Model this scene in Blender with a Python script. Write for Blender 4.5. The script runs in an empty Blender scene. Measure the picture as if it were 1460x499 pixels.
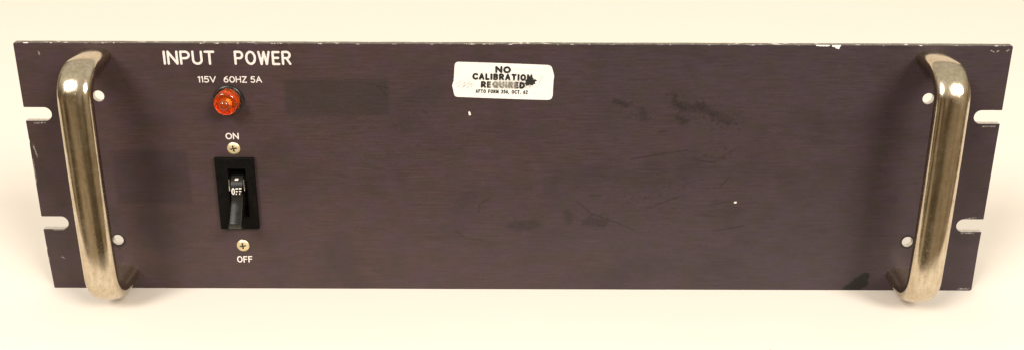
import bpy, bmesh, math, random
from mathutils import Vector, Matrix, noise
random.seed(7)
sc = bpy.context.scene
col = sc.collection
MM = 0.001
PI = math.pi
PW, PH, PT = 482.6, 132.6, 3.2          # face plate, millimetres
YP = PT                                  # plate back at y = PT, front at y = 0

# ------------------------------------------------------------------ materials
class NT:
    """small helper that writes shader nodes"""
    def __init__(s, name):
        s.m = bpy.data.materials.new(name); s.m.use_nodes = True
        s.t = s.m.node_tree; s.N = s.t.nodes; s.L = s.t.links
        s.b = s.N['Principled BSDF']
    def n(s, typ, **kw):
        o = s.N.new(typ)
        for k, v in kw.items(): setattr(o, k, v)
        return o
    def put(s, sock, v):
        if hasattr(v, 'is_output') or isinstance(v, bpy.types.NodeSocket): s.L.new(v, sock)
        else:
            sock.default_value = v
    def math(s, op, a, b=None, c=None, clamp=False):
        o = s.n('ShaderNodeMath', operation=op, use_clamp=clamp)
        s.put(o.inputs[0], a)
        if b is not None: s.put(o.inputs[1], b)
        if c is not None: s.put(o.inputs[2], c)
        return o.outputs[0]
    def vmath(s, op, a, b=None, scale=None):
        o = s.n('ShaderNodeVectorMath', operation=op)
        s.put(o.inputs[0], a)
        if b is not None: s.put(o.inputs[1], b)
        if scale is not None: s.put(o.inputs['Scale'], scale)
        return o.outputs['Value'] if op in ('DOT_PRODUCT', 'LENGTH', 'DISTANCE') else o.outputs['Vector']
    def ramp(s, v, lo, hi, a=0.0, b=1.0, smooth=True):
        o = s.n('ShaderNodeMapRange', interpolation_type='SMOOTHSTEP' if smooth else 'LINEAR')
        s.put(o.inputs[0], v)
        for i, q in enumerate((lo, hi, a, b)): s.put(o.inputs[i+1], q)
        return o.outputs[0]
    def noise(s, vec, scale, detail=3, rough=.55):
        o = s.n('ShaderNodeTexNoise')
        s.put(o.inputs['Vector'], vec); s.put(o.inputs['Scale'], scale)
        s.put(o.inputs['Detail'], detail); s.put(o.inputs['Roughness'], rough)
        return o.outputs['Fac'], o.outputs['Color']
    def mix(s, f, a, b):
        o = s.n('ShaderNodeMix', data_type='RGBA')
        s.put(o.inputs[0], f); s.put(o.inputs[6], a); s.put(o.inputs[7], b)
        return o.outputs[2]
    def coords(s, scale=1000.0):
        return s.vmath('SCALE', s.n('ShaderNodeTexCoord').outputs['Object'], scale=scale)
    def stretch(s, v, x, y, z):
        return s.vmath('MULTIPLY', v, (x, y, z))
    def capsule(s, p, a, b, w, soft, after=None):
        if after is not None:            # evaluate the marks one after the other, so that few values are held at once
            o = s.n('ShaderNodeVectorMath', operation='MULTIPLY_ADD')
            s.put(o.inputs[0], after); s.put(o.inputs[1], (1e-9, 1e-9, 1e-9)); s.put(o.inputs[2], p); p = o.outputs[0]
        a = Vector((a[0], 0, a[1])); b = Vector((b[0], 0, b[1])); ba = b - a
        L2 = max(ba.length_squared, 1e-4)
        pa = s.vmath('SUBTRACT', p, tuple(a))
        h = s.math('ADD', s.vmath('DOT_PRODUCT', pa, tuple(ba / L2)), 0.0, clamp=True)
        q = s.vmath('SUBTRACT', pa, s.vmath('SCALE', tuple(ba), scale=h))
        return s.ramp(s.vmath('LENGTH', q), w + soft, max(w - soft, 0.0))
    def box(s, p, x0, x1, z0, z1, soft):
        sp = s.n('ShaderNodeSeparateXYZ'); s.put(sp.inputs[0], p)
        dx = s.math('ABSOLUTE', s.math('SUBTRACT', sp.outputs[0], (x0+x1)/2))
        dz = s.math('ABSOLUTE', s.math('SUBTRACT', sp.outputs[2], (z0+z1)/2))
        hx, hz = (x1-x0)/2, (z1-z0)/2
        return s.math('MULTIPLY', s.ramp(dx, hx+soft, hx-soft), s.ramp(dz, hz+soft, hz-soft))
    def bump(s, h, strength, dist=.0002):
        o = s.n('ShaderNodeBump'); s.put(o.inputs['Strength'], strength); s.put(o.inputs['Distance'], dist)
        s.put(o.inputs['Height'], h); s.L.new(o.outputs[0], s.b.inputs['Normal'])
    def set(s, **kw):
        for k, v in kw.items(): s.put(s.b.inputs[k.replace('_', ' ')], v)
        return s.m

def rgb(r, g, b): return (r, g, b, 1)

def mat_anodised():
    s = NT('purple brown anodised metal')
    p = s.coords()
    flat = s.stretch(p, 1, 0, 1)
    _, wc = s.noise(flat, .9, 3)
    warp = s.vmath('SCALE', s.vmath('SUBTRACT', wc, (.5, .5, .5)), scale=2.6)
    pw = s.vmath('MULTIPLY', s.vmath('ADD', flat, warp), (1, 0, 1))
    # brushed grain runs along the plate
    g1, _ = s.noise(s.stretch(p, .035, 0, 2.2), 1.0, 3, .7)
    g2, _ = s.noise(s.stretch(p, .11, 0, .9), 1.0, 3, .6)
    g3, _ = s.noise(s.stretch(p, .35, 0, 3.2), 1.0, 2, .6)
    grain = s.math('ADD', s.math('ADD', s.math('MULTIPLY', g1, .45), s.math('MULTIPLY', g2, .3)), s.math('MULTIPLY', g3, .25))
    hue, _ = s.noise(s.stretch(p, .012, 0, .02), 1.0, 2)
    sx = s.n('ShaderNodeSeparateXYZ'); s.put(sx.inputs[0], p)
    side = s.math('ADD', s.ramp(sx.outputs[0], -200, 210), s.math('MULTIPLY', s.math('SUBTRACT', hue, .5), 1.4), clamp=True)
    c = s.mix(side, rgb(*C_WARM), rgb(*C_COOL))
    c = s.mix(s.ramp(grain, .36, .66), s.mix(.15, c, rgb(0, 0, 0)), s.mix(.025, c, rgb(.5, .40, .38)))
    tint, _ = s.noise(s.stretch(p, .06, 0, .10), 1.0, 5, .65)
    c = s.mix(s.ramp(tint, .40, .62, 0, .8), c, s.mix(.5, c, rgb(.046, .028, .040)))
    tint2, _ = s.noise(s.stretch(flat, .09, 0, .14), 1.0, 4, .6)
    c = s.mix(s.ramp(tint2, .46, .64, 0, .5), c, rgb(.036, .027, .020))
    blotch, _ = s.noise(s.stretch(p, .03, 0, .04), 1.0, 4)
    c = s.mix(s.ramp(blotch, .46, .7, 0, .38), c, rgb(.022, .015, .014))
    scuffn, _ = s.noise(flat, 1.3, 4, .7)
    def mask(cap, lst, w, soft):
        out = None
        for a, b in lst:
            m = cap(a, b, w, soft, out)
            out = m if out is None else s.math('MAXIMUM', out, m)
        return out
    cw = lambda a, b, w, so, af: s.capsule(pw, a, b, w, so, af)
    dark = rgb(.016, .012, .010)
    # faint rectangles where adhesive labels once sat
    gh = s.math('MULTIPLY', s.box(pw, -112, -61, 96, 114.6, 1.5), s.ramp(scuffn, .2, .65, .38, .62))
    c = s.mix(gh, c, rgb(.019, .015, .012))
    gh2 = s.box(pw, -201, -163, 48.6, 77, 1.4)
    c = s.mix(s.math('MULTIPLY', gh2, .30), c, rgb(.012, .009, .012))
    # smudges
    sm = mask(cw, [((81.4,95.6),(83.9,92.6)), ((82.6,94.5),(86.0,93.2)), ((79.7,102.6),(84.0,100.2)), ((78.9,104.2),(79.8,106.5)), ((91,102.2),(93,100)), ((49.9,103.9),(55.9,101.7))], .9, 1.3)
    sm2 = mask(cw, [((84,100.4),(94,100.5)), ((94.7,99.3),(107.2,93.1)), ((63.6,99),(64.8,95.5)), ((-1,36.6),(12,38.0)), ((3,35.6),(9.5,36.2)), ((39.6,41),(42,38)), ((37.5,38.5),(46,37.6)), ((41,40),(47,38.8)), ((28,44),(29,40))], 1.9, 1.6)
    c = s.mix(s.math('MULTIPLY', sm, s.ramp(scuffn, .36, .56, .12, .92)), c, dark)
    c = s.mix(s.math('MULTIPLY', sm2, s.ramp(scuffn, .34, .6, .16, .68)), c, dark)
    # patchy grime: broad areas broken up by noise
    gr = mask(cw, [((80,104),(90,100.5)), ((90,100.5),(108,92))], 5.5, 4)
    gr2 = mask(cw, [((50,103),(67,95)), ((-5,37),(11,37.8)), ((34,41),(47,38.5)), ((93,72.5),(110,78)), ((60,52),(86,60))], 5, 4.5)
    blobn, _ = s.noise(s.stretch(flat, .42, 0, .5), 1.0, 6, .75)
    c = s.mix(s.math('MULTIPLY', gr, s.ramp(blobn, .51, .60, 0, .88)), c, dark)
    c = s.mix(s.math('MULTIPLY', gr2, s.ramp(blobn, .50, .64, 0, .62)), c, dark)
    wide, _ = s.noise(s.stretch(flat, .16, 0, .22), 1.0, 6, .72)
    c = s.mix(s.ramp(wide, .60, .72, 0, .35), c, dark)
    # fine scratches
    ps = s.vmath('MULTIPLY', s.vmath('ADD', flat, s.vmath('SCALE', warp, scale=.35)), (1,0,1))
    cs = lambda a, b, w, so, af: s.capsule(ps, a, b, w, so, af)
    sc1 = mask(cs, [((59.5,73.2),(73.4,75.9)), ((73.4,75.9),(87.3,78.2)), ((94,72.5),(101.8,71.4)), ((105.1,74.5),(111.1,79)), ((104.5,58.1),(109.4,63.9)), ((72.1,87.4),(76.2,88.6)),
                    ((67.8,46.3),(85.2,53.4)), ((101.6,49.2),(111.1,50.8)), ((32.6,50.5),(39.9,43.9)), ((39.9,43.9),(51.9,39.2)), ((51.9,39.2),(61.8,34.9)), ((-29.1,33.8),(-24.1,29.4)), ((-24.1,29.4),(-15.4,28.6)),
                    ((-17.5,44.1),(-16.7,48.8)), ((-16.7,48.8),(-11.3,52.3)), ((15.2,42.6),(15.6,41.8)), ((16.1,54.7),(16.8,55.1)), ((38.9,53.6),(45.3,53.6)), ((-45.4,98.8),(-42.7,97.4)), ((102.6,33.8),(118.6,37.1)),
                    ((66.9,94.4),(68.3,95.2)), ((-66.5,111),(-61.5,110.2)), ((-65,110),(-62,106))], .34, .34)
    c = s.mix(s.math('MULTIPLY', sc1, s.ramp(scuffn, .34, .60, .12, .85)), c, dark)
    cone = mask(cs, [((203.9,28.1),(203.9,28.2)), ((-203.5,27.4),(-203.5,27.5))], 3.9, .35)
    c = s.mix(s.math('MULTIPLY', cone, .75), c, rgb(.010, .009, .008))
    ink = mask(cw, [((175.9,.5),(180.6,5)), ((180.6,5.2),(184.6,8.2)), ((178.6,0),(184.4,4.5))], 2.3, .5)
    c = s.mix(s.math('MULTIPLY', ink, .9), c, rgb(.006, .006, .005))
    # bare metal: chipped top edge, knocks and screw rubbed slots
    pn = s.vmath('MULTIPLY', s.vmath('ADD', flat, s.vmath('SCALE', s.vmath('SUBTRACT', s.noise(flat, 1.6, 3)[1], (.5,.5,.5)), scale=1.5)), (1,0,1))
    cn = lambda a, b, w, so, af: s.capsule(pn, a, b, w, so, af)
    bare = mask(cn, [((146.8,132.8),(152.0,132.6)), ((154.6,132.4),(157.2,132.3)), ((155.8,132.0),(156.8,131.3))], .75, .12)
    bare = s.math('MAXIMUM', bare, mask(cn, [((-21.5,97.6),(-21.2,96.6)), ((113.3,50),(113.6,50))], .5, .12))
    ticks = mask(cn, [((230.9,130.1),(232.4,129.4)), ((233.7,129.4),(234.6,130.1)), ((238.4,129.8),(239.6,130.5)), ((-239.5,80),(-238.4,73.3)), ((234.2,1.0),(240.2,1.1)), ((-234.1,18.2),(-232.7,17.4)),
                      ((-240.9,17.8),(-241.3,14.5)), ((-237,91.4),(-231.5,91.6)), ((-236,33.6),(-230.4,33.8)), ((233,99.2),(237.5,99.6)), ((232.5,91.1),(238.8,91.3)), ((232,41.4),(237,42.0)), ((231,33.4),(237.2,33.2)),
                      ((-240.9,72),(-240.9,60)), ((-229.5,128),(-229.4,126.5))], .28, .22)
    ticks = s.math('MULTIPLY', ticks, s.ramp(scuffn, .40, .62, .0, .45))
    topn, _ = s.noise(s.stretch(p, .22, 0, .5), 1.0, 4, .7)
    rim = s.math('MULTIPLY', s.ramp(sx.outputs[2], 131.9, 132.5), s.ramp(topn, .56, .64))
    bare = s.math('MAXIMUM', s.math('MAXIMUM', bare, ticks), rim)
    c = s.mix(bare, c, rgb(.78, .73, .66))
    spk, _ = s.noise(s.stretch(p, .5, 0, 2.4), 1.0, 1)
    c = s.mix(s.ramp(spk, .80, .84, 0, .35), c, rgb(.3, .26, .24))
    s.bump(s.math('ADD', s.math('MULTIPLY', g1, .7), s.math('MULTIPLY', g3, .3)), .22, .00012)
    rough = s.math('ADD', s.ramp(grain, .3, .7, .36, .5), s.math('MULTIPLY', gh, .12))
    return s.set(Base_Color=c, Roughness=rough, Metallic=0.0, Specular_IOR_Level=.3)

def mat_edge():
    s = NT('worn plate edge')
    p = s.coords()
    n1, _ = s.noise(s.stretch(p, .16, .3, .16), 1.0, 4, .65)
    n2, _ = s.noise(s.stretch(p, .6, .8, .6), 1.0, 3, .6)
    c = s.mix(s.ramp(n2, .35, .65), rgb(.075, .068, .05), rgb(.17, .155, .12))
    c = s.mix(s.ramp(n1, .57, .66, 0, .9), c, rgb(.70, .66, .58))
    return s.set(Base_Color=c, Roughness=.5, Metallic=.25)

def mat_hole():
    s = NT('raw metal hole wall')
    n, _ = s.noise(s.coords(), .8, 3)
    return s.set(Base_Color=s.mix(n, rgb(.35, .33, .30), rgb(.8, .77, .7)), Roughness=.32, Metallic=.85)

def mat_nickel():
    s = NT('worn nickel plating')
    p = s.coords()
    n1, _ = s.noise(p, .09, 4, .6)
    n2, _ = s.noise(p, .85, 4, .75)
    n3, _ = s.noise(s.stretch(p, .7, .7, .1), 1.0, 3, .6)
    c = s.mix(s.ramp(n1, .35, .68), rgb(.58, .485, .355), rgb(.66, .58, .45))
    pits = s.ramp(n2, .52, .70)
    c = s.mix(s.math('MULTIPLY', pits, .55), c, rgb(.33, .28, .20))
    c = s.mix(s.ramp(n3, .42, .64, 0, .38), c, rgb(.36, .28, .18))
    # small green patch on the upper bend
    q = s.vmath('DISTANCE', p, (0, -24, 121.5))
    green_patch = s.math('MULTIPLY', s.ramp(q, 8.5, 4.5), s.ramp(s.noise(p, .35, 3)[0], .44, .56))
    c = s.mix(s.math('MULTIPLY', green_patch, .6), c, rgb(.36, .42, .12))
    r = s.math('ADD', s.ramp(n1, .3, .7, .12, .20), s.math('MULTIPLY', pits, .16))
    s.bump(s.math('ADD', s.math('MULTIPLY', n2, .5), s.math('MULTIPLY', n3, .5)), .16, .00012)
    return s.set(Base_Color=c, Roughness=r, Metallic=1.0)

def mat_plain(name, c1, c2, rough, metal=0, scale=.6, bump=0, spec=.5):
    s = NT(name)
    p = s.coords()
    n, _ = s.noise(p, scale, 4, .65)
    if bump: s.bump(n, bump, .0002)
    return s.set(Base_Color=s.mix(s.ramp(n, .3, .7), rgb(*c1), rgb(*c2)), Roughness=s.ramp(n, .3, .7, rough*.85, rough*1.15), Metallic=metal, Specular_IOR_Level=spec)

def mat_lens():
    s = NT('amber red lamp plastic')
    p = s.coords()
    n, _ = s.noise(p, .45, 3, .6)
    c = s.mix(s.ramp(n, .3, .7), rgb(1.0, .13, .012), rgb(1.0, .24, .025))
    return s.set(Base_Color=c, Roughness=.05, Transmission_Weight=.88, IOR=1.49, Specular_IOR_Level=.6)

def mat_sticker():
    s = NT('off white label paper')
    p = s.coords()
    n, _ = s.noise(p, .5, 4, .6)
    n2, _ = s.noise(s.stretch(p, .12, 0, .35), 1.0, 3)
    c = s.mix(s.ramp(n, .3, .75), rgb(.72, .685, .63), rgb(.66, .625, .565))
    sm = s.math('MULTIPLY', s.box(p, -9, 9.0, 110.4, 113.8, 1.4), s.ramp(s.noise(s.stretch(p, .5, 0, .9), 1.0, 4, .7)[0], .38, .58, 0, .9))
    c = s.mix(sm, c, rgb(.22, .20, .175))
    s.bump(n2, .35, .0012)
    return s.set(Base_Color=c, Roughness=.38)

def mat_ink(name, dark, worn, fade_box=None):
    s = NT(name)
    p = s.coords()
    n, _ = s.noise(p, 1.4, 4, .75)
    f = s.ramp(n, .56, .72, 0, .35)
    if fade_box:
        f = s.math('MAXIMUM', f, s.math('MULTIPLY', s.box(p, *fade_box, 1.2), s.ramp(n, .36, .55, .25, .9)))
    return s.set(Base_Color=s.mix(f, rgb(*dark), rgb(*worn)), Roughness=.5)

def mat_table():
    s = NT('cream white backdrop paper')
    p = s.coords()
    n, _ = s.noise(p, .01, 3)
    n2, _ = s.noise(p, .4, 4, .7)
    c = s.mix(n, rgb(.672, .612, .54), rgb(.692, .632, .56))
    v = s.n('ShaderNodeTexVoronoi'); s.put(v.inputs['Vector'], p); s.put(v.inputs['Scale'], .035)
    speck = s.ramp(v.outputs['Distance'], .022, .012)
    c = s.mix(s.math('MULTIPLY', speck, .45), c, rgb(.35, .25, .14))
    s.bump(n2, .05, .0003)
    return s.set(Base_Color=c, Roughness=.7, Specular_IOR_Level=.25)

C_WARM = (.0465, .0247, .0233)
C_COOL = (.0350, .0221, .0260)
M_PANEL, M_EDGE, M_HOLE, M_NICKEL = mat_anodised(), mat_edge(), mat_hole(), mat_nickel()
M_BLACK = mat_plain('black moulded plastic', (.003, .003, .003), (.006, .005, .004), .5, spec=.05)
M_LEVER = mat_plain('dark grey lever plastic', (.005, .0045, .004), (.009, .008, .006), .3, scale=.4, spec=.2)
M_GLINT = mat_plain('lever glint plastic', (.016, .014, .011), (.03, .027, .022), .24, scale=.5, spec=.5)  # lighter, glossier lever plastic: the tip's highlight is put into the colour
M_BRASS = mat_plain('yellow plated screw', (.74, .62, .38), (.58, .47, .27), .42, metal=.65, scale=.9)
M_RECESS = mat_plain('dark screw recess', (.09, .07, .035), (.03, .025, .015), .6)  # dark brown tone for the sunk cross and the lamp's socket ring
M_STEEL = mat_plain('bright pivot metal', (.72, .69, .62), (.5, .47, .42), .25, metal=1)
M_PAINT = mat_plain('white engraved paint', (.70, .635, .59), (.55, .49, .45), .5, scale=1.1)
M_BEZEL = mat_plain('blackened lamp bezel', (.012, .011, .011), (.04, .035, .034), .28, metal=.4)
M_LENS = mat_lens()
M_FILAMENT = mat_plain('lamp reflector', (.95, .62, .30), (.85, .45, .18), .3, metal=.3)
M_STICKER = mat_sticker()
M_INK = mat_ink('black label ink', (.010, .009, .008), (.30, .27, .22), (-11.5, 1.5, 109.8, 114.2))
M_SMALLINK = mat_ink('thin label ink', (.012, .011, .010), (.2, .18, .15))
M_BLOT = mat_ink('black marker', (.012, .011, .010), (.12, .11, .09))
M_PENCIL = mat_ink('grey pencil', (.30, .28, .26), (.5, .47, .42))
M_PAPER = mat_table()

# ------------------------------------------------------------------ mesh helpers
def link(name, bm, mats, parent=None, smooth=False, sharp=None):
    me = bpy.data.meshes.new(name)
    bm.normal_update(); bm.to_mesh(me); bm.free()
    for m in (mats if isinstance(mats, (list, tuple)) else [mats]): me.materials.append(m)
    if smooth:
        for f in me.polygons: f.use_smooth = True
        if sharp: me.set_sharp_from_angle(angle=math.radians(sharp))
    o = bpy.data.objects.new(name, me); col.objects.link(o)
    o.parent = parent
    return o

def bevel(bm, w, seg=2):
    bmesh.ops.bevel(bm, geom=bm.edges[:], offset=w*MM, segments=seg, profile=.5, affect='EDGES')

def lathe(bm, prof, n=48, centre=(0, 0), cap=True):
    """prof: (radius, outward distance) from the plate; the axis points out of the plate (-y)"""
    rings = []
    for r, d in prof:
        if r < 1e-6: rings.append([bm.verts.new((centre[0]*MM, -d*MM, centre[1]*MM))])
        else: rings.append([bm.verts.new(((centre[0]+r*math.cos(2*PI*k/n))*MM, -d*MM, (centre[1]+r*math.sin(2*PI*k/n))*MM)) for k in range(n)])
    for A, B in zip(rings, rings[1:]):
        for k in range(n):
            k2 = (k+1) % n
            q = [A[k % len(A)], A[k2 % len(A)], B[k2 % len(B)], B[k % len(B)]]
            u = []
            [u.append(v) for v in q if v not in u]
            if len(u) > 2: bm.faces.new(u)
    bmesh.ops.recalc_face_normals(bm, faces=bm.faces[:])

def arc(cx, cy, r, a0, a1, n=10, ry=None):
    ry = r if ry is None else ry
    return [(cx+r*math.cos(math.radians(a0+(a1-a0)*k/n)), cy+ry*math.sin(math.radians(a0+(a1-a0)*k/n))) for k in range(n+1)]

def filled(name, loops, depth, y_front, bev, parent, mats, pick):
    """plate cut from a closed outline with holes; loops in (x, z) millimetres"""
    cu = bpy.data.curves.new(name, 'CURVE'); cu.dimensions = '2D'; cu.fill_mode = 'BOTH'
    cu.extrude = (depth/2 - bev)*MM; cu.bevel_depth = bev*MM; cu.bevel_resolution = 1; cu.offset = -bev*MM
    for lp in loops:
        sp = cu.splines.new('POLY'); sp.points.add(len(lp)-1); sp.use_cyclic_u = True
        for q, (x, z) in zip(sp.points, lp): q.co = (x*MM, z*MM, 0, 1)
    tmp = bpy.data.objects.new('tmp_curve', cu); col.objects.link(tmp)
    bpy.context.view_layer.update()
    me = bpy.data.meshes.new_from_object(tmp.evaluated_get(bpy.context.evaluated_depsgraph_get()))
    bpy.data.objects.remove(tmp)
    me.name = name
    # curve lies in xy: turn it so that its +z looks out of the plate (-y)
    me.transform(Matrix.Translation((0, (y_front+depth/2)*MM, 0)) @ Matrix.Rotation(PI/2, 4, 'X'))
    me.materials.clear()
    for m in mats: me.materials.append(m)
    for f in me.polygons:
        f.use_smooth = False
        f.material_index = pick(f.center/MM, f.normal)
    o = bpy.data.objects.new(name, me); col.objects.link(o); o.parent = parent
    return o

# ------------------------------------------------------------------ lettering (single strokes with round ends)
def glyphs():
    L = lambda *p: list(p)
    G = {}
    G['I'] = (0, [L((0,0),(0,1))])
    G['N'] = (.64, [L((0,0),(0,1)), L((0,1),(.64,0)), L((.64,0),(.64,1))])
    G['P'] = (.60, [L((0,0),(0,1)), L((0,1),(.33,1))[:1] + arc(.33,.73,.27,90,-90) + [(0,.46)]])
    G['U'] = (.62, [[(0,1)] + arc(.31,.31,.31,180,360) + [(.62,1)]])
    G['T'] = (.62, [L((0,1),(.62,1)), L((.31,0),(.31,1))])
    G['O'] = (.72, [arc(.36,.5,.36,0,360,28,ry=.5)])
    G['W'] = (.86, [L((0,1),(.21,0)), L((.21,0),(.43,1)), L((.43,1),(.65,0)), L((.65,0),(.86,1))])
    G['E'] = (.50, [L((0,0),(0,1)), L((0,1),(.5,1)), L((0,.52),(.44,.52)), L((0,0),(.5,0))])
    G['R'] = (.60, [L((0,0),(0,1)), [(0,1)] + arc(.33,.74,.26,90,-90) + [(0,.48)], L((.30,.48),(.60,0))])
    G['1'] = (.16, [L((0,.86),(.16,1)), L((.16,1),(.16,0))])
    G['5'] = (.52, [L((.50,1),(.10,1)), L((.10,1),(.05,.56)), [(.05,.56)] + arc(.24,.32,.28,120,-140,12,ry=.32)])
    G['V'] = (.66, [L((0,1),(.33,0)), L((.33,0),(.66,1))])
    G['6'] = (.56, [arc(.28,.30,.27,0,360,20,ry=.30), [(.46,1)] + arc(.52,.34,.51,120,180,8,ry=.62)])
    G['0'] = (.66, [arc(.33,.5,.33,0,360,28,ry=.5)])
    G['H'] = (.62, [L((0,0),(0,1)), L((.62,0),(.62,1)), L((0,.5),(.62,.5))])
    G['Z'] = (.58, [L((0,1),(.58,1)), L((.58,1),(0,0)), L((0,0),(.58,0))])
    G['A'] = (.68, [L((0,0),(.34,1)), L((.34,1),(.68,0)), L((.13,.34),(.55,.34))])
    G['F'] = (.50, [L((0,0),(0,1)), L((0,1),(.5,1)), L((0,.52),(.44,.52))])
    G['C'] = (.70, [arc(.44,.5,.44,48,312,18,ry=.5)])
    G['L'] = (.44, [L((0,0),(0,1)), L((0,0),(.44,0))])
    G['B'] = (.56, [L((0,0),(0,1)), [(0,1)] + arc(.30,.76,.24,90,-90) + [(0,.52)], [(0,.52)] + arc(.30,.26,.26,90,-90) + [(0,0)]])
    G['Q'] = (.80, [arc(.40,.5,.40,0,360,28,ry=.5), L((.46,.30),(.78,-.02))])
    G['D'] = (.66, [L((0,0),(0,1)), [(0,1)] + arc(.22,.5,.44,90,-90,14,ry=.5) + [(0,0)]])
    G['M'] = (.80, [L((0,0),(.06,1)), L((.06,1),(.40,.1)), L((.40,.1),(.74,1)), L((.74,1),(.80,0))])
    G['2'] = (.54, [arc(.27,.73,.26,165,-35,12,ry=.27) + [(0,0)], L((0,0),(.54,0))])
    G['.'] = (.02, [L((0,0),(.02,0))])
    G[','] = (.06, [L((.06,.03),(0,-.16))])
    return G
GL = glyphs()

def stroke(bm, pts, w, y, tf, cap=True, jit=0):
    """flat ribbon with round ends along pts (x, z)"""
    P = [Vector(q) for q in pts]
    closed = (P[0]-P[-1]).length < 1e-6 and len(P) > 3
    if closed: P = P[:-1]
    n = len(P); left, right = [], []
    for i in range(n):
        a = P[(i-1) % n] if (closed or i) else P[i]
        b = P[(i+1) % n] if (closed or i < n-1) else P[i]
        d1 = (P[i]-a); d2 = (b-P[i])
        d1 = d1.normalized() if d1.length > 1e-9 else d2.normalized()
        d2 = d2.normalized() if d2.length > 1e-9 else d1
        t = (d1+d2).normalized() if (d1+d2).length > 1e-6 else d1
        nn = Vector((-t.y, t.x))
        k = 1/max(.6, nn.dot(Vector((-d1.y, d1.x))))
        ww = w*(1+random.uniform(-jit, jit))
        left.append(P[i]+nn*ww/2*k); right.append(P[i]-nn*ww/2*k)
    mk = lambda q: bm.verts.new((tf(q)[0]*MM, y*MM, tf(q)[1]*MM))
    Lv = [mk(q) for q in left]; Rv = [mk(q) for q in right]
    for i in range(n if closed else n-1):
        j = (i+1) % n
        bm.faces.new([Rv[i], Rv[j], Lv[j], Lv[i]])
    if cap and not closed:
        for vi, other, vl, vr, sg in ((0, 1, Lv[0], Rv[0], -1), (n-1, n-2, Lv[-1], Rv[-1], 1)):
            d = (P[vi]-P[other]).normalized(); nn = Vector((-d.y, d.x))
            fan = [mk(P[vi] + (nn*math.cos(a)+d*math.sin(a))*w/2) for a in [PI*k/6 for k in range(1, 6)]]
            ends = (vr, vl) if sg < 0 else (vl, vr)
            bm.faces.new([ends[0]] + fan + [ends[1]])

def lettering(text, x0, x1, z0, z1, w, y, material, parent, name='lettering', label=None, rot=0, centre=(0, 0), space=.42, jit=.05, wide=1.0, fit=.13):
    """text between x0 and x1 with capitals from z0 to z1 (outer edges), stroke width w"""
    h = (z1-z0-w)
    sumw = sum((GL[c][0]*h*wide if c != ' ' else space*h) for c in text)
    gap = (x1-x0-w-sumw)/max(1, len(text)-1)
    if fit is not None:
        gap = w + fit*h; sp = sum(space*h for c in text if c == ' ')
        wide = (x1-x0-w-gap*(len(text)-1)-sp)/sum(GL[c][0]*h for c in text if c != ' ')
    ca, sa = math.cos(rot), math.sin(rot)
    def tf(q):
        dx, dz = q[0]-centre[0], q[1]-centre[1]
        return (centre[0]+dx*ca-dz*sa, centre[1]+dx*sa+dz*ca)
    bm = bmesh.new(); x = x0+w/2; k = 0
    for c in text:
        if c == ' ': x += space*h+gap; continue
        gw, strokes = GL[c]
        jz = random.uniform(-.012, .012)*h
        for st in strokes:
            stroke(bm, [(x+px*h*wide, z0+w/2+pz*h+jz) for px, pz in st], w, y-.004*(k % 5), tf, jit=jit); k += 1
        x += gw*h*wide+gap
    bmesh.ops.recalc_face_normals(bm, faces=bm.faces[:])
    for f in bm.faces:
        if f.normal.y > 0: f.normal_flip()
    o = link(name, bm, material, parent)
    if label: o['label'] = label
    return o

# ------------------------------------------------------------------ setting: the paper the panel stands on
def sweep():
    prof = [(-92, -26), (-92, -1.5), (-91.5, -.4), (-90, 0)]
    prof += [(y, 0) for y in range(-50, 901, 50)]
    prof += [(900+420*math.sin(a), 420*(1-math.cos(a))) for a in [PI/2*k/14 for k in range(1, 15)]]
    prof += [(1320, 900)]
    bm = bmesh.new(); xs = [-1150+100*k for k in range(24)]
    g = [[bm.verts.new((x*MM, y*MM, z*MM)) for x in xs] for y, z in prof]
    for A, B in zip(g, g[1:]):
        for i in range(len(xs)-1): bm.faces.new([A[i], A[i+1], B[i+1], B[i]])
    bmesh.ops.recalc_face_normals(bm, faces=bm.faces[:])
    o = link('backdrop', bm, M_PAPER, None, smooth=True, sharp=60)
    if o.data.polygons[60].normal.z < 0: o.data.flip_normals()
    o['kind'] = 'structure'
    return o
sweep()

# ------------------------------------------------------------------ the panel
panel = bpy.data.objects.new('rack_panel', None); col.objects.link(panel)
panel.empty_display_size = .05
panel['label'] = 'long scuffed purple-brown metal rack panel with two nickel handles standing on cream paper'
panel['category'] = 'panel'

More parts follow.
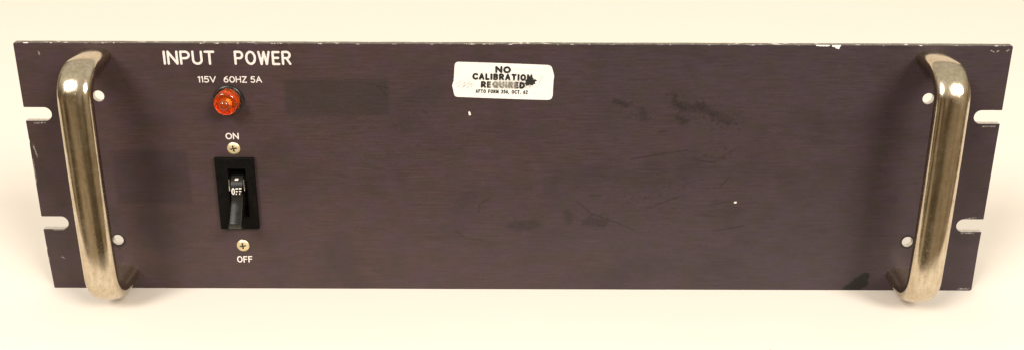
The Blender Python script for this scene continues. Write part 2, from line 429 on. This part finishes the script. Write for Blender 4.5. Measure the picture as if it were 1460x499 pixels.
def plate():
    hx, zs = PW/2, (96.1, 37.5)
    tip, hr = 13.4, 3.45
    out = []
    def jag(a, b, n, amp):
        return [(a[0]+(b[0]-a[0])*k/n + random.uniform(-amp, amp)*(a[0] == b[0]), a[1]+(b[1]-a[1])*k/n + random.uniform(-amp, amp)*(a[1] == b[1])) for k in range(1, n)]
    c = .8
    # bottom edge left to right, then up the right side, back along the top, down the left
    out += [(-hx+c, 0)] + jag((-hx+c, 0), (hx-c, 0), 40, .05) + [(hx-c, 0), (hx, c)]
    for z in (37.5, 96.1):
        out += [(hx+random.uniform(-.12, .05), z-hr-10), (hx, z-hr-.3), (hx-.3, z-hr)]
        out += arc(hx-tip+hr, z, hr, 270, 90, 12)
        out += [(hx-.3, z+hr), (hx, z+hr+.3)]
    out += [(hx, PH-c), (hx-c, PH)] + jag((hx-c, PH), (-hx+c, PH), 60, .07) + [(-hx+c, PH), (-hx, PH-c)]
    for z in (96.1, 37.5):
        out += [(-hx, z+hr+.3), (-hx+.3, z+hr)]
        out += arc(-hx+tip-hr, z, hr, 90, -90, 12)
        out += [(-hx+.3, z-hr), (-hx, z-hr-.3), (-hx+.1, z-hr-9.5), (-hx+.3, z-hr-11), (-hx, z-hr-12.5)]
    holes = []
    for x, z in ((-203.5, 105.5), (-203.6, 27.9), (204.0, 105.5), (203.9, 28.2)):
        holes.append(arc(x, z, 2.75, 0, 360, 28)[:-1])
    holes.append([(-143.7, 41.3), (-133.5, 41.3), (-133.5, 69), (-143.7, 69)])   # opening behind the switch
    def pick(c, n):
        if abs(n.y) > .9: return 0
        inner = min((c.x-x)**2+(c.z-z)**2 for x, z in ((-203.5, 105.5), (-203.6, 27.9), (204.0, 105.5), (203.9, 28.2))) < 16
        if inner or (abs(c.x) < hx-.6 and abs(c.x) > 225 and 6 < c.z < 126): return 2
        return 1
    return filled('face_plate', [out]+holes, PT, 0, .25, panel, [M_PANEL, M_EDGE, M_HOLE], pick)
plate()

# handles: one swept tube each, both ends bolted to the plate
def handle_mesh():
    hw, ht, h, zb, zt, R = 8.1, 4.3, HST, 9.0, 125.9, 14.0
    se = lambda v: math.copysign(abs(v)**.80, v)
    path = [(-1.0, zt), (h-R-6, zt)]
    path += [(h-R+R*math.sin(a), zt-R+R*math.cos(a)) for a in [PI/2*k/14 for k in range(15)]]
    m = 14
    z1, z0 = zt-R, zb+R
    path += [(h+.7*math.sin(PI*k/m), z1+(z0-z1)*k/m) for k in range(1, m)]
    path += [(h-R+R*math.cos(a), zb+R-R*math.sin(a)) for a in [PI/2*k/14 for k in range(15)]]
    path += [(h-R-6, zb), (-1.0, zb)]
    bm = bmesh.new(); rings = []; n = 48
    for i, (d, z) in enumerate(path):
        a = Vector(path[max(0, i-1)]); b = Vector(path[min(len(path)-1, i+1)])
        t = (b-a).normalized(); nn = Vector((-t.y, t.x))
        rings.append([bm.verts.new((hw*se(math.cos(2*PI*k/n))*MM, -(d+nn.x*ht*se(math.sin(2*PI*k/n)))*MM, (z+nn.y*ht*se(math.sin(2*PI*k/n)))*MM)) for k in range(n)])
    for A, B in zip(rings, rings[1:]):
        for k in range(n): bm.faces.new([A[k], A[(k+1) % n], B[(k+1) % n], B[k]])
    bm.faces.new(rings[0]); bm.faces.new(rings[-1])
    bmesh.ops.recalc_face_normals(bm, faces=bm.faces[:])
    return bm
HST = 31.0
handle = link('handle', handle_mesh(), M_NICKEL, panel, smooth=True, sharp=50)
handle.location = (-202.8*MM, 0, 0)
h2 = handle.copy(); col.objects.link(h2); h2.parent = panel; h2.location = (203.4*MM, 0, 0)

# indicator lamp
LX, LZ = -139.6, 104.0
bm = bmesh.new()
lathe(bm, [(5.4, -.2), (7.5, -.2), (7.5, .9), (7.1, 1.5), (6.5, 1.7), (6.15, 1.6), (6.1, .4), (5.4, .4)], 48, (0, 0))
lamp = link('indicator_lamp', bm, M_BEZEL, panel, smooth=True, sharp=40); lamp.location = (LX*MM, 0, LZ*MM)
lamp['label'] = 'black ringed indicator lamp with an orange-red lens'
bm = bmesh.new()
lathe(bm, [(0, 1.9), (5.5, 1.9), (5.95, 1.7), (6.0, 2.0), (6.0, 6.4), (5.85, 7.2), (5.3, 7.9), (4.5, 8.1), (3.8, 7.7), (3.5, 7.6), (3.35, 8.2), (3.15, 9.4), (2.7, 10.4), (1.7, 11.2), (.8, 11.5), (0, 11.55)], 56)
lens = link('lens', bm, M_LENS, lamp, smooth=True, sharp=75)
bm = bmesh.new()
lathe(bm, [(0, .5), (5.9, .5), (5.9, 1.5), (5.2, 1.2), (2.2, .9), (1.4, 1.4), (0, 1.5)], 40)
link('reflector', bm, M_FILAMENT, lamp, smooth=True, sharp=50)
bm = bmesh.new()      # dark socket seen through the lens: just outside its back face, round the bright middle
lathe(bm, [(2.4, 1.52), (2.5, 1.75), (4.6, 1.75), (4.7, 1.52), (2.4, 1.52)], 40)
link('socket_ring', bm, M_RECESS, lamp, smooth=True, sharp=40)

# power switch: bezel frame, recessed well, drum, lever
SX0, SX1, SZ0, SZ1 = -149.3, -129.7, 35.2, 73.9
WX0, WX1, WZ0, WZ1 = -143.0, -134.2, 42.0, 68.2
def box(bm, x0, x1, y0, y1, z0, z1):
    v = [bm.verts.new((x*MM, y*MM, z*MM)) for x in (x0, x1) for y in (y0, y1) for z in (z0, z1)]
    for q in ((0,1,3,2),(4,6,7,5),(0,4,5,1),(2,3,7,6),(0,2,6,4),(1,5,7,3)): bm.faces.new([v[i] for i in q])
switch = filled('power_switch', [[(SX0, SZ0), (SX1, SZ0), (SX1, SZ1), (SX0, SZ1)], [(WX0, WZ0), (WX1, WZ0), (WX1, WZ1), (WX0, WZ1)]], 2.2, -2.25, .35, panel, [M_BLACK], lambda c, n: 0)
switch['label'] = 'black rectangular rocker switch with its lever down at OFF'
bm = bmesh.new(); box(bm, WX0-.6, WX1+.6, 4.0, 5, WZ0-.6, WZ1+.6)
box(bm, WX0-.6, WX0-.05, -.05, 3.99, WZ0-.6, WZ1+.6); box(bm, WX1+.05, WX1+.6, -.05, 3.99, WZ0-.6, WZ1+.6)
box(bm, WX0-.04, WX1+.04, -.05, 3.99, WZ0-.6, WZ0-.05); box(bm, WX0-.04, WX1+.04, -.05, 3.99, WZ1+.05, WZ1+.6)
link('switch_well', bm, M_BLACK, switch)
# raised moulding marks along the top of the bezel
bm = bmesh.new()
for k in range(4):
    x = -143.5+k*2.6; box(bm, x, x+1.5, -2.38, -2.2, 70.7, 71.6)
bevel(bm, .05, 1)
link('moulded_mark', bm, M_BLACK, switch)
DX0, DX1 = -141.6, -135.7
def drum():
    bm = bmesh.new(); c = (4.0, 56.0); R = 9.6; n = 22     # y, z of the axis
    A = [(c[0]-R*math.cos(a), c[1]+R*math.sin(a)) for a in [math.radians(-52+112*k/n) for k in range(n+1)]]
    lo = [bm.verts.new((DX0*MM, y*MM, z*MM)) for y, z in A] + [bm.verts.new((DX0*MM, c[0]*MM, c[1]*MM))]
    hi = [bm.verts.new((DX1*MM, y*MM, z*MM)) for y, z in A] + [bm.verts.new((DX1*MM, c[0]*MM, c[1]*MM))]
    m = len(lo)
    for k in range(m): bm.faces.new([lo[k], lo[(k+1) % m], hi[(k+1) % m], hi[k]])
    bm.faces.new(lo); bm.faces.new(hi)
    bmesh.ops.recalc_face_normals(bm, faces=bm.faces[:])
    return bm
lever_root = link('rocker_drum', drum(), M_LEVER, switch, smooth=True, sharp=35)
# lever: tapered paddle from the drum, hanging outwards and down
bm = bmesh.new()
secs = [(-3.2, 52.6, 3.0, 2.5), (-6.2, 49.2, 3.0, 2.4), (-9.3, 45.7, 3.0, 2.3), (-12.3, 42.3, 3.05, 2.2), (-13.2, 41.3, 3.05, 2.1)]
cx = (DX0+DX1)/2; rings = []
for i, (y, z, hw, ht) in enumerate(secs):
    a = secs[max(0, i-1)]; b = secs[min(len(secs)-1, i+1)]
    t = Vector((b[0]-a[0], b[1]-a[1])).normalized(); nn = Vector((t.y, -t.x))
    if nn.y < 0: nn = -nn
    ring = []
    for sx_, sn in ((-1, -1), (1, -1), (1, 1), (-1, 1)):
        ring.append(bm.verts.new(((cx+sx_*hw)*MM, (y+nn.x*sn*ht)*MM, (z+nn.y*sn*ht)*MM)))
    rings.append(ring)
for A, B in zip(rings, rings[1:]):
    for k in range(4): bm.faces.new([A[k], A[(k+1) % 4], B[(k+1) % 4], B[k]])
bm.faces.new(rings[0]); bm.faces.new(rings[-1])
bmesh.ops.recalc_face_normals(bm, faces=bm.faces[:]); bevel(bm, .45, 2)
lever = link('lever', bm, M_LEVER, switch, smooth=True, sharp=40)
bm = bmesh.new(); box(bm, cx-3.2, cx+3.2, -15.1, -13.3, 41.2, 43.6); bevel(bm, .35, 2)  # bar added at the tip to catch light, standing in for the bevel's reflection
link('lever_glint', bm, M_GLINT, lever, smooth=True, sharp=40)
for x in (DX0-.75, DX1+.75):
    bm = bmesh.new(); box(bm, x-.32, x+.32, -4.4, -1.0, 57.2, 63.4); bevel(bm, .28, 2)
    link('pivot_cheek', bm, M_STEEL, switch, smooth=True, sharp=40)
bm = bmesh.new(); box(bm, cx-.9, cx+.9, -4.0, -2.2, 62.6, 63.3); bevel(bm, .2, 1)
link('marker_tab', bm, M_PAINT, switch)
# OFF on the drum: wrapped onto its curve
bmL = lettering('OFF', -141.2, -136.1, 55.8, 59.2, .52, 0, M_PAINT, switch, label='white OFF printed on the rocker', wide=.92)
for v in bmL.data.vertices:
    z = v.co.z/MM; dz = z-56.0
    v.co.y = (4.0-math.sqrt(max(0, 9.6**2-dz*dz))-.05)*MM + v.co.y
for x, z, up in ((-139.5, 78.3, 12), (-139.3, 25.0, 5)):
    # Phillips screw: domed head with a sunk cross
    bm = bmesh.new(); R = 3.25; n = 46; g = {}
    for i in range(n+1):
        for j in range(n+1):
            u, v = -1+2*i/n, -1+2*j/n
            # square to disc
            px, pz = R*u*math.sqrt(1-v*v/2), R*v*math.sqrt(1-u*u/2)
            rr = math.hypot(px, pz)
            d = 1.5*math.sqrt(max(0, 1-(rr/R)**2*.86)) - .35
            ca, sa = math.cos(math.radians(up)), math.sin(math.radians(up))
            qx, qz = px*ca+pz*sa, -px*sa+pz*ca
            arm = min(max(abs(qx)-.42, abs(qz)-1.75), max(abs(qz)-.42, abs(qx)-1.75))
            if arm < 0: d -= min(.9, -arm*3.2)
            g[i, j] = bm.verts.new((px*MM, -d*MM, pz*MM))
    for i in range(n):
        for j in range(n):
            f = bm.faces.new([g[i, j], g[i+1, j], g[i+1, j+1], g[i, j+1]])
            c = f.calc_center_median()/MM
            qx, qz = c.x*math.cos(math.radians(up))+c.z*math.sin(math.radians(up)), -c.x*math.sin(math.radians(up))+c.z*math.cos(math.radians(up))
            if min(max(abs(qx)-.40, abs(qz)-1.7), max(abs(qz)-.40, abs(qx)-1.7)) < 0: f.material_index = 1
    bmesh.ops.recalc_face_normals(bm, faces=bm.faces[:])
    o = link('screw', bm, [M_BRASS, M_RECESS], panel, smooth=True, sharp=45); o.location = (x*MM, 0, z*MM)
    if o.data.polygons[0].normal.y > 0: o.data.flip_normals()

# engraved lettering on the plate
YL = -.03
lettering('INPUT', -169.6, -144.5, 121.6, 128.7, 1.13, YL, M_PAINT, panel, label='white engraved INPUT lettering')
lettering('POWER', -135.2, -107.6, 121.6, 128.7, 1.13, YL, M_PAINT, panel, label='white engraved POWER lettering')
lettering('115V', -153.9, -145.0, 112.6, 115.9, .52, YL, M_PAINT, panel, label='small white 115V marking')
lettering('60HZ', -141.3, -129.9, 112.6, 115.9, .52, YL, M_PAINT, panel, label='small white 60HZ marking')
lettering('5A', -128.2, -122.6, 112.6, 115.9, .52, YL, M_PAINT, panel, label='small white 5A marking')
lettering('ON', -143.0, -136.4, 83.1, 86.5, .58, YL, M_PAINT, panel, label='small white ON above the switch')
lettering('OFF', -143.1, -135.1, 15.2, 18.9, .58, YL, M_PAINT, panel, label='small white OFF below the switch')

# paper calibration sticker
outl = [(-28.4,121.8),(-28.1,122.7),(-27.6,123.3),(-26.6,123.55),(-20,123.4),(-7.2,123.0),(8,122.45),(16.8,122.1),(18.0,121.8),(18.7,121.2),(19.1,120.3),(19.5,118.8),(20.0,117.0),(20.0,115.8),(19.8,114.5),(19.6,110),(19.5,106.8),(19.3,105.7),(18.8,104.9),(18.0,104.45),(16.8,104.3),(4,104.6),(-7.3,105.0),(-20,105.45),(-27.0,105.7),(-28.0,105.9),(-28.6,106.4),(-28.9,107.2),(-29.3,109.5),(-29.75,111.5),(-29.4,112.8),(-29.0,113.9),(-28.8,116),(-28.6,119)]
stick = filled('calibration_sticker', [list(reversed(outl))], .16, -.19, .03, panel, [M_STICKER], lambda c, n: 0)
stick['label'] = 'off-white paper sticker with rounded corners and black print'
YS = -.23
rot = math.radians(-1.25); cen = (-5, 114)
kw = dict(rot=rot, centre=cen, jit=.07)
for txt, x0, x1, z0, z1, w in (('NO', -8.8, -1.1, 117.9, 121.5, 1.08), ('CALIBRATION', -19.9, 9.4, 114.2, 117.7, 1.04), ('REQUIRED', -15.7, 5.9, 110.2, 113.7, 1.04)):
    lettering(txt, x0, x1, z0, z1, w, YS, M_INK, stick, name='printed_word', label='bold black %s printed on the sticker' % txt, **kw)
lettering('AFTO FORM 256, OCT. 62', -18.2, 7.4, 107.5, 109.5, .46, YS, M_SMALLINK, stick, name='printed_word', label='small black form number line on the sticker', space=.28, fit=.07, **kw)
bm = bmesh.new()
bl = []
for k in range(48):
    a = 2*PI*k/48
    rr = 1 + .10*math.sin(3*a+2.6) + .09*math.sin(5*a+.9) + random.uniform(-.17, .17)
    bl.append((8.35+2.75*rr*math.cos(a), 113.75+2.05*rr*math.sin(a)+.12*rr*2.75*math.cos(a)))
bm.faces.new([bm.verts.new((x*MM, -.262*MM, z*MM)) for x, z in bl])
for f in bm.faces:
    if f.normal.y > 0: f.normal_flip()
link('marker_blot', bm, M_BLOT, stick)
bm = bmesh.new(); ident = lambda q: q
sb = [(-28.2,112.2),(-25.4,113.7),(-27.2,110.8),(-23.4,113.3),(-24.8,110.4),(-22.7,112.6),(-24.5,110.6),(-21,113.3),(-22.4,110.3),(-20,113),(-20.7,110.5),(-18.9,112.6)]
for k, (a, b) in enumerate(zip(sb, sb[1:])):
    stroke(bm, [a, b], .13, -.235-.003*(k % 4), ident)
def face_out(bm):
    for f in bm.faces:
        f.normal_update()
        if f.normal.y > 0: f.normal_flip()
face_out(bm)
link('pencil_scribble', bm, M_PENCIL, stick)
bm = bmesh.new()
stroke(bm, [(12.7,112.5), (13.3,114.2), (13.6,114.9), (14.6,116.3)], .2, -.235, ident)
face_out(bm)
link('pencil_scratch', bm, M_PENCIL, stick)

# ------------------------------------------------------------------ light: two studio lamps and a dim warm room
w = bpy.data.worlds.new('World'); sc.world = w; w.use_nodes = True
nt = w.node_tree; bg = nt.nodes['Background']
tc = nt.nodes.new('ShaderNodeTexCoord')
mp = nt.nodes.new('ShaderNodeVectorMath'); mp.operation = 'MULTIPLY'; mp.inputs[1].default_value = (1, 1, .25)
nt.links.new(tc.outputs['Generated'], mp.inputs[0])
nz = nt.nodes.new('ShaderNodeTexNoise'); nz.inputs['Scale'].default_value = 3.2; nz.inputs['Detail'].default_value = 2
nt.links.new(mp.outputs[0], nz.inputs['Vector'])
cr = nt.nodes.new('ShaderNodeValToRGB'); nt.links.new(nz.outputs['Fac'], cr.inputs[0])
e = cr.color_ramp.elements
e[0].position = .36; e[0].color = (.105, .078, .045, 1); e[1].position = .64; e[1].color = (.56, .43, .28, 1)
m_ = cr.color_ramp.elements.new(.50); m_.color = (.235, .175, .108, 1)
sep = nt.nodes.new('ShaderNodeSeparateXYZ'); nt.links.new(tc.outputs['Generated'], sep.inputs[0])
up = nt.nodes.new('ShaderNodeMapRange'); up.interpolation_type = 'SMOOTHSTEP'
up.inputs[1].default_value = .15; up.inputs[2].default_value = .75
nt.links.new(sep.outputs[2], up.inputs[0])
mx = nt.nodes.new('ShaderNodeMix'); mx.data_type = 'RGBA'
nt.links.new(up.outputs[0], mx.inputs[0]); nt.links.new(cr.outputs[0], mx.inputs[6]); mx.inputs[7].default_value = (.80, .74, .63, 1)
nt.links.new(mx.outputs[2], bg.inputs['Color']); bg.inputs['Strength'].default_value = .92

def lamp_area(name, loc, target, size, power, colr):
    d = bpy.data.lights.new(name, 'AREA'); d.shape = 'DISK'; d.size = size; d.energy = power; d.color = colr
    o = bpy.data.objects.new(name, d); col.objects.link(o); o.location = loc
    o.rotation_euler = (Vector(target)-Vector(loc)).to_track_quat('-Z', 'Y').to_euler()
    return o
lamp_area('studio_lamp', (-1.6, -2.15, 2.15), (0, .75, 0), 1.3, 122, (1, .95, .875))
lamp_area('studio_lamp', (1.6, -2.15, 1.90), (0, .75, 0), 1.3, 116, (1, .95, .875))

# ------------------------------------------------------------------ camera
cam = bpy.data.cameras.new('camera'); co = bpy.data.objects.new('camera', cam); col.objects.link(co); sc.camera = co
cam.sensor_width = 36; cam.lens = 1642.5/1460*36; cam.clip_start = .01; cam.clip_end = 50
rx, ry, rz = .3854, -.0033, -.0003
R = Matrix.Rotation(rz, 3, 'Z') @ Matrix.Rotation(-rx, 3, 'X') @ Matrix.Rotation(ry, 3, 'Y')
c0, c1, c2 = R.col[0], R.col[1], R.col[2]
mw = Matrix(((c0.x, c2.x, -c1.x), (c0.y, c2.y, -c1.y), (c0.z, c2.z, -c1.z))).to_4x4()
mw.translation = Vector((-.5, -538.4, 283.0))*MM
co.matrix_world = mw
vs = sc.view_settings; sc.display_settings.display_device = 'sRGB'
vs.view_transform = 'Standard'; vs.look = 'None'; vs.exposure = 0.0; vs.gamma = 1; vs.use_curve_mapping = False
